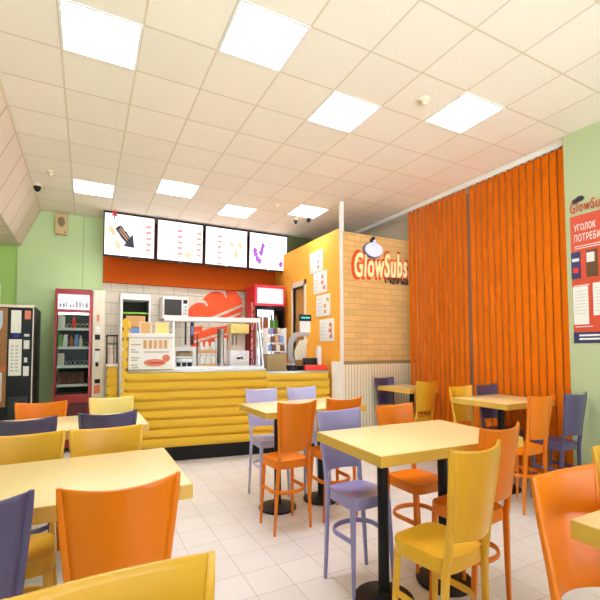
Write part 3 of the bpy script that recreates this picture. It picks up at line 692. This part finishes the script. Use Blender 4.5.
# ================================================================== THE COUNTER (turned slightly)
CA = math.radians(-9.4); CLOC = (0.49, 6.86, 0)
def cpt(x, y, z=0):  # counter local -> room
    return (CLOC[0]+x*math.cos(CA)-y*math.sin(CA), CLOC[1]+x*math.sin(CA)+y*math.cos(CA), z)
LEN, STEP, DP = 3.44, 2.27, 0.62
t = thing('service_counter', 'long mustard slatted service counter with black base and glass case section', 'counter', CLOC, CA)
def clap(x0, x1, z0, z1, y):
    o = MB(); n = round((z1-z0)/0.1); h = (z1-z0)/n
    for k in range(n):
        a, b = z0+k*h, z0+(k+1)*h
        o.prism([(y+0.014, a), (y+0.012, a+0.022), (y-0.028, a+0.026), (y-0.046, b-0.012), (y-0.044, b-0.001), (y+0.02, b-0.001), (y+0.02, a)], x0, x1, 'x')
    return o
clap(0.07, STEP, 0.15, 0.935, 0.0).build('front_boards', M_slat, t)
clap(STEP, LEN-0.04, 0.15, 0.90, 0.0).build('front_boards', M_slat, t)
o = MB()
for k in range(13): z = 0.15+k*0.105; o.box(0.0, -0.035, z, 0.08, DP, z+0.07); 
o.box(0.02, -0.01, 0.0, 0.06, DP-0.01, 1.50)
o.build('slatted_end_panel', M_slat, t)
o = MB()
for k in range(7): z = 0.15+k*0.1; o.box(LEN-0.045, -0.034, z, LEN-0.015, 0.0, z+0.082)
o.build('corner_boards', M_slat, t)
MB().box(0.07, 0.035, 0, LEN-0.03, 0.07, 0.15).build('kick_board', M_black, t)
MB().prism([(0.07, 0.02), (LEN-0.03, 0.02), (LEN-0.14, DP), (0.07, DP)], 0.15, 0.90).build('carcass', M_cream, t)
MB().box(0.075, -0.035, 0.935, STEP, DP, 0.96).bevel(0.004).build('worktop', M_steel, t)
MB().prism([(STEP, -0.03), (LEN-0.02, -0.03), (LEN-0.13, DP), (STEP, DP)], 0.90, 0.925).bevel(0.004).build('low_worktop', M_steel, t)
MB().box(0.08, 0.02, 0.90, STEP, DP, 0.935).build('riser', M_white, t)
# display case on the counter
t = thing('display_case', 'white framed glass sandwich display case standing on the mustard counter', 'display case', cpt(0.09, 0, 0.96), CA)
mp = MB().prism([(0.02, 0.0), (0.088, 0.34), (0.103, 0.34), (0.035, 0.0)], 0.0, 0.66, 'x').build('menu_panel', M_paper, t)
def mpl(x0, z0): return lambda u, v, d: ((x0+u)*0.733, 0.02+(z0+v)*0.85*0.2-0.001-d, (z0+v)*0.85)
def mpb(o, x0, z0, x1, z1, d=0.003):
    f = mpl(0, 0); vs_ = [f(x0, z0, d), f(x1, z0, d), f(x1, z1, d), f(x0, z1, d)]; o.poly(vs_)
    f2 = [f(x0, z0, 0), f(x1, z0, 0), f(x1, z1, 0), f(x0, z1, 0)]
    for a_ in range(4): o.poly([vs_[a_], f2[a_], f2[(a_+1) % 4], vs_[(a_+1) % 4]])
g = MB()
for k in range(5): mpb(g, 0.29+k*0.105, 0.27, 0.36+k*0.105, 0.375)
g.build('bread_print', M_tan, mp)
g = MB()
f = mpl(0, 0)
g.poly([f(0.53+0.24*math.cos(a_*PI/10)*(0.9+0.1*(a_ % 2)), 0.095+0.045*math.sin(a_*PI/10), 0.003) for a_ in range(20)])
g.poly([f(0.76+0.08*math.cos(a_*PI/8), 0.15+0.045*math.sin(a_*PI/8), 0.004) for a_ in range(16)])
g.build('sandwich_print', M_redprint, mp)
g = MB(); mpb(g, 0.42, 0.085, 0.70, 0.10, 0.006); g.build('filling_print', M_red, mp)
g = MB()
for z, a_, b_ in ((0.31, 0.04, 0.24), (0.25, 0.05, 0.13), (0.22, 0.05, 0.20), (0.15, 0.05, 0.22), (0.12, 0.05, 0.17), (0.06, 0.05, 0.18), (0.22, 0.3, 0.82), (0.03, 0.08, 0.2)): mpb(g, a_, z, b_, z+0.014)
g.build('printed_lines', M_greyprint, mp)
MB().box(0.0, 0.02, 0.0, 0.66, 0.5, 0.012).build('panel_sill', M_khaki, t)
MB().box(-0.02, 0.06, 0.345, 0.67, 0.42, 0.39).bevel(0.005).build('ledge', M_white, t)
o = MB()
o.prism([(0.0, 0.0), (0.36, 0.58), (0.58, 0.58), (0.58, 0.0), (0.55, 0.0), (0.55, 0.555), (0.38, 0.555), (0.035, 0.0)], 0.66, 0.685, 'x')
o.prism([(0.0, 0.0), (0.36, 0.58), (0.58, 0.58), (0.58, 0.0), (0.55, 0.0), (0.55, 0.555), (0.38, 0.555), (0.035, 0.0)], 2.125, 2.15, 'x')
o.box(0.66, 0.0, 0, 2.15, 0.58, 0.022); o.build('frame', M_lightwhite, t)
MB().box(0.52, 0.34, 0.54, 2.16, 0.60, 0.59).bevel(0.005).build('top_shelf', M_lightwhite, t)
MB().prism([(0.014, 0.022), (0.362, 0.58), (0.369, 0.58), (0.021, 0.022)], 0.685, 2.125, 'x').build('front_glass', M_case, t)
o = MB(); o.prism([(0.05, 0.024), (0.38, 0.553), (0.548, 0.553), (0.548, 0.024)], 2.135, 2.141, 'x'); o.build('side_glass', M_case, t)
o = MB(); o.prism([(0.035, 0.026), (0.375, 0.552), (0.39, 0.552), (0.05, 0.026)], 2.112, 2.124, 'x'); o.build('seal', M_black, t)
MB().box(0.69, 0.03, 0.022, 2.12, 0.045, 0.035).build('steel_rail', M_steel, t)

def on_counter(name, label, cat, x, y, z, group=None): return thing(name, label, cat, cpt(x, y, z), CA, group)
# cards on the ledge
for x, w_, m_, lab in ((0.24, 0.18, M_tan, 'left of two small printed cards on the white ledge'), (0.47, 0.22, M_paleyel, 'right of two small printed cards on the white ledge')):
    t = on_counter('menu_card', lab, 'card', x, 0.12, 1.351)
    MB().prism([(0, 0), (0.02, 0.125), (0.028, 0.125), (0.06, 0)], 0, w_, 'x').build('card', M_cream, t)
    g = MB(); g.prism([(-0.002, 0.0), (0.018, 0.115), (0.021, 0.115), (0.001, 0.0)], 0.02, w_-0.02, 'x'); g.build('card_print', m_, t)
o = MB().box(0, 0, 0, 0.26, 0.14, 0.03).bevel(0.005).build('tray', M_khaki, loc=cpt(0.47, 0.30, 1.351), rot=CA); tag(o, 'small brown tray on the ledge behind the printed cards', 'tray')
# toaster
t = on_counter('toaster', 'steel sandwich grill behind the glass at the left of the case', 'grill', 0.80, 0.26, 0.983)
MB().box(0, 0, 0.05, 0.27, 0.15, 0.10).bevel(0.01).build('lower_plate', M_steel, t); MB().box(0, 0.0, 0.12, 0.27, 0.15, 0.18).bevel(0.012).build('upper_plate', M_khaki, t)
o = MB()
for x in (0.01, 0.10, 0.19): o.box(x, 0.01, 0, x+0.07, 0.14, 0.05)
o.build('foot', M_black, t); MB().tube([(0.05, -0.01, 0.16), (0.05, -0.035, 0.17), (0.22, -0.035, 0.17), (0.22, -0.01, 0.16)], 0.008).build('handle', M_black, t)
# condiment rack
t = on_counter('condiment_rack', 'small wooden rack of bottles behind the counter glass', 'rack', 1.14, 0.28, 0.983)
o = MB(); o.box(0, 0, 0, 0.015, 0.14, 0.36); o.build('side_panel', M_black, t); o = MB(); o.box(0.015, 0, 0, 0.33, 0.14, 0.03); o.box(0.015, 0, 0.15, 0.33, 0.14, 0.19); o.build('shelf', M_tan, t)
for k in range(3):
    for z in (0.03, 0.19):
        q = on_counter('sauce_bottle', 'small white bottle standing in the wooden rack behind the glass', 'bottle', 1.21+k*0.1, 0.35, 0.983+z+0.001, 'bottles in the condiment rack')
        MB().lathe([(0.033, 0), (0.035, 0.02), (0.033, 0.075), (0.016, 0.092)], n=12).build('bottle_body', M_white, q); MB().lathe([(0.012, 0.092), (0.005, 0.112)], n=10).build('nozzle', M_redprint, q)
# steel cup dispenser
t = on_counter('cup_dispenser', 'tall steel tube dispenser behind the counter glass', 'dispenser', 1.57, 0.40, 0.983)
MB().lathe([(0.08, 0), (0.08, 0.03), (0.045, 0.035)], n=20).build('foot', M_steel, t); MB().lathe([(0.042, 0.035), (0.042, 0.40), (0.048, 0.41), (0.048, 0.43)], n=20).build('tube', M_steel, t)
MB().box(-0.075, -0.01, 0.03, -0.05, 0.03, 0.44).build('back_strip', M_black, t)
# behind the counter: back bench with machines
t = thing('back_bench', 'white work bench along the tiled wall behind the counter', 'bench', (1.33, 8.2, 0))
MB().box(0, 0, 0.05, 1.75, 0.6, 0.90).build('cupboard', M_white, t); MB().box(-0.02, -0.02, 0.90, 1.77, 0.62, 0.94).bevel(0.004).build('worktop', M_steel, t)
MB().box(0.03, 0.05, 0, 1.72, 0.58, 0.05).build('plinth', M_black, t)
MB().box(0.0, 0.60, 0.94, 1.75, 0.64, 1.22).build('splashback', M_white, t)
t = thing('drinks_machine', 'white drinks mixer machine behind the right end of the glass case', 'drinks machine', (2.67, 8.25, 0.941))
MB().box(0, 0, 0, 0.42, 0.36, 0.22).bevel(0.015).build('base', M_white, t); MB().box(0.05, 0.16, 0.20, 0.37, 0.36, 0.46).bevel(0.01).build('column', M_cream, t)
MB().box(0.02, 0.02, 0.46, 0.42, 0.36, 0.60).bevel(0.015).build('head', M_paleyel, t); MB().lathe([(0.05, 0.30), (0.05, 0.44), (0.03, 0.46)], c=(0.12, 0.1, 0), n=14).build('nozzle', M_steel, t)
MB().box(0.14, -0.004, 0.1, 0.28, 0, 0.13).build('badge', M_black, t)
for k, x in enumerate((2.40, 2.49, 2.58)):
    o = MB()
    for q in range(8): o.lathe([(0.036, q*0.05), (0.044, q*0.05+0.046)], n=14)
    o = o.build('cup_stack', M_white, loc=(x, 8.35, 0.941)); tag(o, ['leftmost', 'middle', 'rightmost'][k]+' of three tall white cup stacks behind the glass case', 'cups', 'cup stacks on the back bench')
for k, x in enumerate((1.86, 1.98)):
    t = thing('knife_holder', ['narrow dark utensil strip on the tiled wall under the microwave', 'wider dark and blue utensil strip on the tiled wall'][k], 'utensil', (x, YB-0.02, 1.25))
    MB().box(0, -0.02, 0, 0.035+0.035*k, 0, 0.34).bevel(0.004).build('strip', M_ink, t)
    if k: MB().box(0.01, -0.024, 0.14, 0.06, -0.02, 0.26).build('label', M_bluepack, t)

# snack display on the low counter
t = on_counter('snack_stand', 'tiered snack display stand with khaki front at the step of the counter', 'display stand', 2.30, 0.04, 0.926)
MB().box(0, 0, 0, 0.345, 0.34, 0.20).bevel(0.004).build('base_box', M_khaki, t)
o = MB(); o.box(-0.0, 0.0, 0.20, 0.015, 0.34, 0.50); o.box(0.33, 0.0, 0.20, 0.345, 0.34, 0.50); o.build('side_frame', M_white, t)
for k in range(3):
    MB().box(0.015, 0.02+k*0.09, 0.22+k*0.10, 0.33, 0.12+k*0.09, 0.23+k*0.10).build('tier', M_white, t)
for k in range(3):
    for q in range(4):
        m_ = [M_bluepack, M_choc, M_pack, M_choc, M_tan][(k*2+q) % 5]
        o = MB().box(-0.033, -0.03, 0, 0.033, 0.03, 0.075).bevel(0.012).build('snack_packet', m_, loc=cpt(2.30+0.06+q*0.075, 0.04+0.07+k*0.09, 0.926+0.231+k*0.10), rot=CA)
        tag(o, 'small wrapped snack on the '+['lowest', 'middle', 'top'][k]+' tier of the snack stand', 'snack', ['lowest', 'middle', 'top'][k]+' tier snacks')
# POS terminal
t = on_counter('cash_register', 'white point of sale terminal with raised customer display on the low counter', 'cash register', 2.78, 0.26, 0.926)
MB().box(-0.02, -0.02, 0, 0.38, 0.24, 0.05).bevel(0.01).build('base', M_black, t)
MB().prism([(0.10, 0.05), (0.0, 0.11), (-0.02, 0.24), (0.02, 0.38), (0.12, 0.455), (0.40, 0.47), (0.40, 0.42), (0.17, 0.40), (0.09, 0.32), (0.08, 0.18), (0.16, 0.05)], 0.08, 0.15, 'y').bevel(0.008).build('curved_arm', M_greyprint, t)
MB().prism([(0.10, 0.12), (0.08, 0.22), (0.19, 0.36), (0.36, 0.38), (0.26, 0.12)], 0.02, 0.05, 'y').bevel(0.006).build('screen_housing', M_cream, t)
MB().tube([(0.31, 0.1, 0.05), (0.31, 0.1, 0.46)], 0.012).build('display_pole', M_white, t)
MB().box(0.22, 0.07, 0.46, 0.42, 0.12, 0.60).bevel(0.006).build('display_body', M_white, t)
o = MB().box(0.20, 0.05, 0.60, 0.43, 0.12, 0.68).bevel(0.006).build('display_head', M_black, t)
MB().box(0.23, 0.046, 0.63, 0.40, 0.05, 0.65).build('digits', M_teal, o)
t = on_counter('receipt_printer', 'black receipt printer beside the white till', 'printer', 3.0, 0.10, 0.926)
MB().box(0, 0, 0, 0.24, 0.13, 0.145).bevel(0.012).build('case', M_black, t); MB().box(0.03, -0.004, 0.0, 0.10, 0.0, 0.03).build('paper_slip', M_paper, t)
t = on_counter('napkin_holder', 'white upright dispenser behind the red tray by the partition', 'dispenser', 3.26, 0.12, 0.926)
MB().box(0, 0, 0, 0.075, 0.10, 0.27).bevel(0.008).build('case', M_white, t); MB().box(0.005, 0.01, 0.27, 0.07, 0.09, 0.295).bevel(0.006).build('lid', M_cream, t)
t = on_counter('red_tray', 'orange red box tray on the right end of the counter', 'tray', 2.98, -0.02, 0.926)
o = MB(); o.box(0.0, 0, 0, 0.40, 0.11, 0.065); o.bevel(0.006).build('tray_body', M_redbright, t)
for k, (x, lab) in enumerate(((2.69, 'left of two dark cups on the low counter by the snack stand'), (2.775, 'right of two dark cups on the low counter by the snack stand'))):
    q = on_counter('cup', lab, 'cup', x, 0.05, 0.926); MB().lathe([(0.025, 0), (0.033, 0.07), (0.028, 0.07), (0.022, 0.01)], n=14).build('cup_body', M_ink, q); MB().lathe([(0.034, 0.07), (0.034, 0.08)], n=14).build('lid', M_white, q)

# ================================================================== TABLES
TH = 0.75
def make_table(L_, W_, poles):
    t = thing('cafe_table', 'x', 'table', (0, 0, 0), 0, 'birch topped cafe tables')
    MB().box(-L_/2+0.004, -W_/2+0.004, TH-0.045, L_/2-0.004, W_/2-0.004, TH).bevel(0.003).build('tabletop', M_top, t)
    e = MB(); 
    e.box(-L_/2, -W_/2, TH-0.046, L_/2, -W_/2+0.006, TH-0.002); e.box(-L_/2, W_/2-0.006, TH-0.046, L_/2, W_/2, TH-0.002)
    e.box(-L_/2, -W_/2+0.006, TH-0.046, -L_/2+0.006, W_/2-0.006, TH-0.002); e.box(L_/2-0.006, -W_/2+0.006, TH-0.046, L_/2, W_/2-0.006, TH-0.002)
    e.build('edge_band', M_edge, t)
    for x in poles:
        p = MB().tube([(x, 0, 0.03), (x, 0, TH-0.055)], 0.038, 20).build('pedestal', M_black, t)
        MB().lathe([(0.205, 0), (0.21, 0.008), (0.205, 0.016), (0.10, 0.028), (0.045, 0.036), (0.036, 0.05)], c=(x, 0, 0), n=40).build('base_disc', M_black, p)
        MB().box(x-0.13, -0.13, TH-0.057, x+0.13, 0.13, TH-0.046).build('mount_plate', M_black, p)
    return t
def place_table(t, x, y, label): t.rotation_euler = (0, 0, 0); t.location = sc((x, y, 0)); t['label'] = label; return t
T1 = make_table(1.24, 0.82, (-0.31, 0.25))
place_table(T1, 2.19, 2.33, 'large pale birch table in the centre foreground with two black pedestals').rotation_euler = (0, 0, math.radians(-2.5))
place_table(copy_tree(T1), 2.23, 4.23, 'birch table in the middle of the room before the counter')
place_table(copy_tree(T1), -0.16, 2.39, 'birch table at the left foreground behind the orange chair')
place_table(copy_tree(T1), -0.13, 4.15, 'birch table at the far left before the vending machines')
place_table(copy_tree(T1), 2.22, 0.50, 'birch table at the lower right corner, mostly outside the frame')
place_table(copy_tree(T1), -0.10, 0.40, 'birch table below the lower left corner of the view')
T2 = make_table(0.90, 0.80, (-0.02,))
place_table(T2, 4.71, 3.47, 'birch table by the orange blinds on the right')
T3 = make_table(0.62, 0.80, (0.1,))
place_table(T3, 4.84, 5.35, 'small birch table in the far corner by the brick wall and blinds')

# ================================================================== CHAIRS
def back_y(z): return -0.185 - max(0, z-0.46)*0.16
def half_w(z): return 0.156 + max(0, (z-0.46))/0.38*0.056
def make_chair(m, mname):
    t = thing('cafe_chair', 'x', 'chair', (0, 0, 0), 0, 'lacquered cafe chairs')
    # seat: D-shaped, dished
    out = []
    for k in range(40):
        a = k*2*PI/40; c_, s_ = math.cos(a), math.sin(a)
        r = 1/((abs(c_)**5+abs(s_)**5)**(1/5)); x = 0.195*r*c_; y = 0.19*r*s_
        x *= 0.95 + 0.25*y; out.append((x, y - 0.0))
    s = MB(); rr_ = [(0.90, 0.405), (1.0, 0.408), (1.0, 0.452), (0.985, 0.460), (0.90, 0.457), (0.6, 0.447), (0.25, 0.443), (0.02, 0.443)]
    s.rings([[(x*k, y*k, z) for x, y in out] for k, z in rr_]); s.build('seat', m, t, sharp=60)
    # back panel, curved
    b = MB(); zs = [0.525, 0.53, 0.60, 0.68, 0.76, 0.825, 0.838, 0.842]; n = 14; R_ = []
    for i, z in enumerate(zs):
        hw = half_w(z)-0.012; fr = []; bk = []; th = 0.0075 if 0 < i < len(zs)-1 else 0.0045
        for k in range(n+1):
            q = -1+2*k/n; x = q*hw; cy_ = back_y(z)-0.012 - 0.052*(1-q*q)
            zz = z - (0.0 if i < 4 else 0.012*(1-q*q)*(i-3)/4)
            fr.append((x, cy_+th, zz)); bk.append((x, cy_-th, zz))
        R_.append(fr+bk[::-1])
    b.rings(R_); b.build('backrest', m, t, sharp=70)
    for sx in (-1, 1):
        P_ = [(0.200, -0.165, 0.0), (0.184, -0.168, 0.20), (0.164, -0.178, 0.42), (0.160, back_y(0.47)-0.004, 0.47), (half_w(0.60)-0.004, back_y(0.60)-0.008, 0.60), (half_w(0.72)-0.003, back_y(0.72)-0.01, 0.72), (half_w(0.80)-0.003, back_y(0.80)-0.01, 0.80), (half_w(0.84)-0.004, back_y(0.835)-0.01, 0.843)]
        sz_ = [(0.011, 0.013), (0.013, 0.016), (0.015, 0.020), (0.015, 0.019), (0.014, 0.0125), (0.013, 0.0115), (0.012, 0.0105), (0.009, 0.007)]
        l = MB(); l.rings([[(sx*x+a_*w_*1, y+b_*d_, z) for a_, b_ in ((-1, -0.7), (-0.7, -1), (0.7, -1), (1, -0.7), (1, 0.7), (0.7, 1), (-0.7, 1), (-1, 0.7))] for (x, y, z), (w_, d_) in zip(P_, sz_)])
        l.build('rear_leg', m, t, sharp=50)
    for sx in (-1, 1):
        MB().tube([(sx*0.162, 0.145, 0.415), (sx*0.172, 0.158, 0.25), (sx*0.185, 0.178, 0.0)], [0.022, 0.019, 0.0125], 12).build('front_leg', m, t)
    h = []; 
    for k in range(21):
        a = PI*k/20; h.append((0.178*math.cos(a)*1.0, -0.045-0.135*math.sin(a), 0.255))
    pts = [(0.170, 0.155, 0.255)] + h + [(-0.170, 0.155, 0.255)]
    MB().tube(pts, 0.0115, 10, flat=1.15).build('stretcher_hoop', m, t)
    return t
protos = {}
def chair(col, bx_, by_, face, label, turn=0):
    """bx,by: centre of the back's top edge; face: '+Y' or '-Y'"""
    ms = {'orange': M_orange, 'purple': M_purple, 'lilac': M_lilac, 'lavender': M_lav, 'yellow': M_yellow, 'paleyellow': M_paleyel}
    if col not in protos: protos[col] = make_chair(ms[col], col); t = protos[col]
    else: t = copy_tree(protos[col])
    a = (0 if face == '+Y' else PI) + math.radians(turn)
    off = Vector((0, 0.25, 0)); off.rotate(Matrix.Rotation(a, 3, 'Z'))
    t.location = sc((bx_+off.x, by_+off.y, 0)); t.rotation_euler = (0, 0, a)
    # non-uniform place scale is about Z only, so a turn about Z keeps the shape
    t['label'] = label; t['group'] = 'lacquered cafe chairs'; return t
chair('orange', 1.81, 3.53, '+Y', 'orange chair with its back to us at the middle table before the counter', 3)
chair('orange', 2.37, 3.56, '+Y', 'orange chair at the middle table, partly hidden behind the lilac foreground chair', 0)
chair('lavender', 1.86, 2.87, '-Y', 'lilac chair at the far left corner of the central foreground table', 2)
chair('orange', 2.48, 2.90, '-Y', 'orange chair on the far side of the central foreground table', 2)
chair('yellow', 1.795, 1.48, '+Y', 'mustard yellow chair in the right foreground, full seat in view', 6)
chair('orange', 2.39, 1.78, '+Y', 'orange chair directly behind the mustard foreground chair', 5)
chair('orange', 0.13, 1.72, '+Y', 'large orange chair at the near side of the left foreground table', 0)
chair('purple', -0.37, 1.745, '+Y', 'dark purple chair cut by the left edge of the picture', 0)
chair('yellow', 0.07, 1.00, '-Y', 'mustard chair back across the bottom left corner of the view', 0)
chair('orange', 1.73, 0.99, '-Y', 'orange chair at the right edge behind the corner of the near table', 0)
chair('yellow', 2.46, 1.15, '-Y', 'mustard chair corner just visible at the right edge of the picture', 0)
chair('lilac', 2.00, 4.90, '-Y', 'left of the two pale lilac chairs behind the middle table', 0)
chair('lilac', 2.56, 4.86, '-Y', 'right of the two pale lilac chairs behind the middle table', 0)
chair('orange', -0.37, 4.68, '-Y', 'orange chair on the far side of the far left table', 0)
chair('paleyellow', 0.25, 4.80, '-Y', 'pale yellow chair on the far side of the far left table', 0)
chair('purple', 0.17, 3.68, '+Y', 'right of the two dark purple chairs at the far left table', 0)
chair('purple', -0.40, 3.66, '+Y', 'left of the two dark purple chairs at the far left table', 0)
chair('yellow', 0.13, 2.94, '-Y', 'right of the two mustard chairs behind the left foreground table', 0)
chair('yellow', -0.32, 2.94, '-Y', 'left of the two mustard chairs behind the left foreground table', 0)
chair('purple', 4.72, 5.80, '-Y', 'purple chair before the cream beadboard in the far corner', 0)
chair('yellow', 4.77, 4.83, '+Y', 'mustard chair on the near side of the small far corner table', 0)
chair('yellow', 4.47, 3.90, '-Y', 'mustard chair on the far side of the table by the blinds', 0)
chair('purple', 4.99, 3.90, '-Y', 'small purple chair on the far side of the table by the blinds', 0)
chair('orange', 4.35, 2.74, '+Y', 'tall orange chair at the near side of the table by the blinds', 0)
chair('purple', 4.90, 2.68, '+Y', 'dark purple chair standing against the pale green right wall', 0)
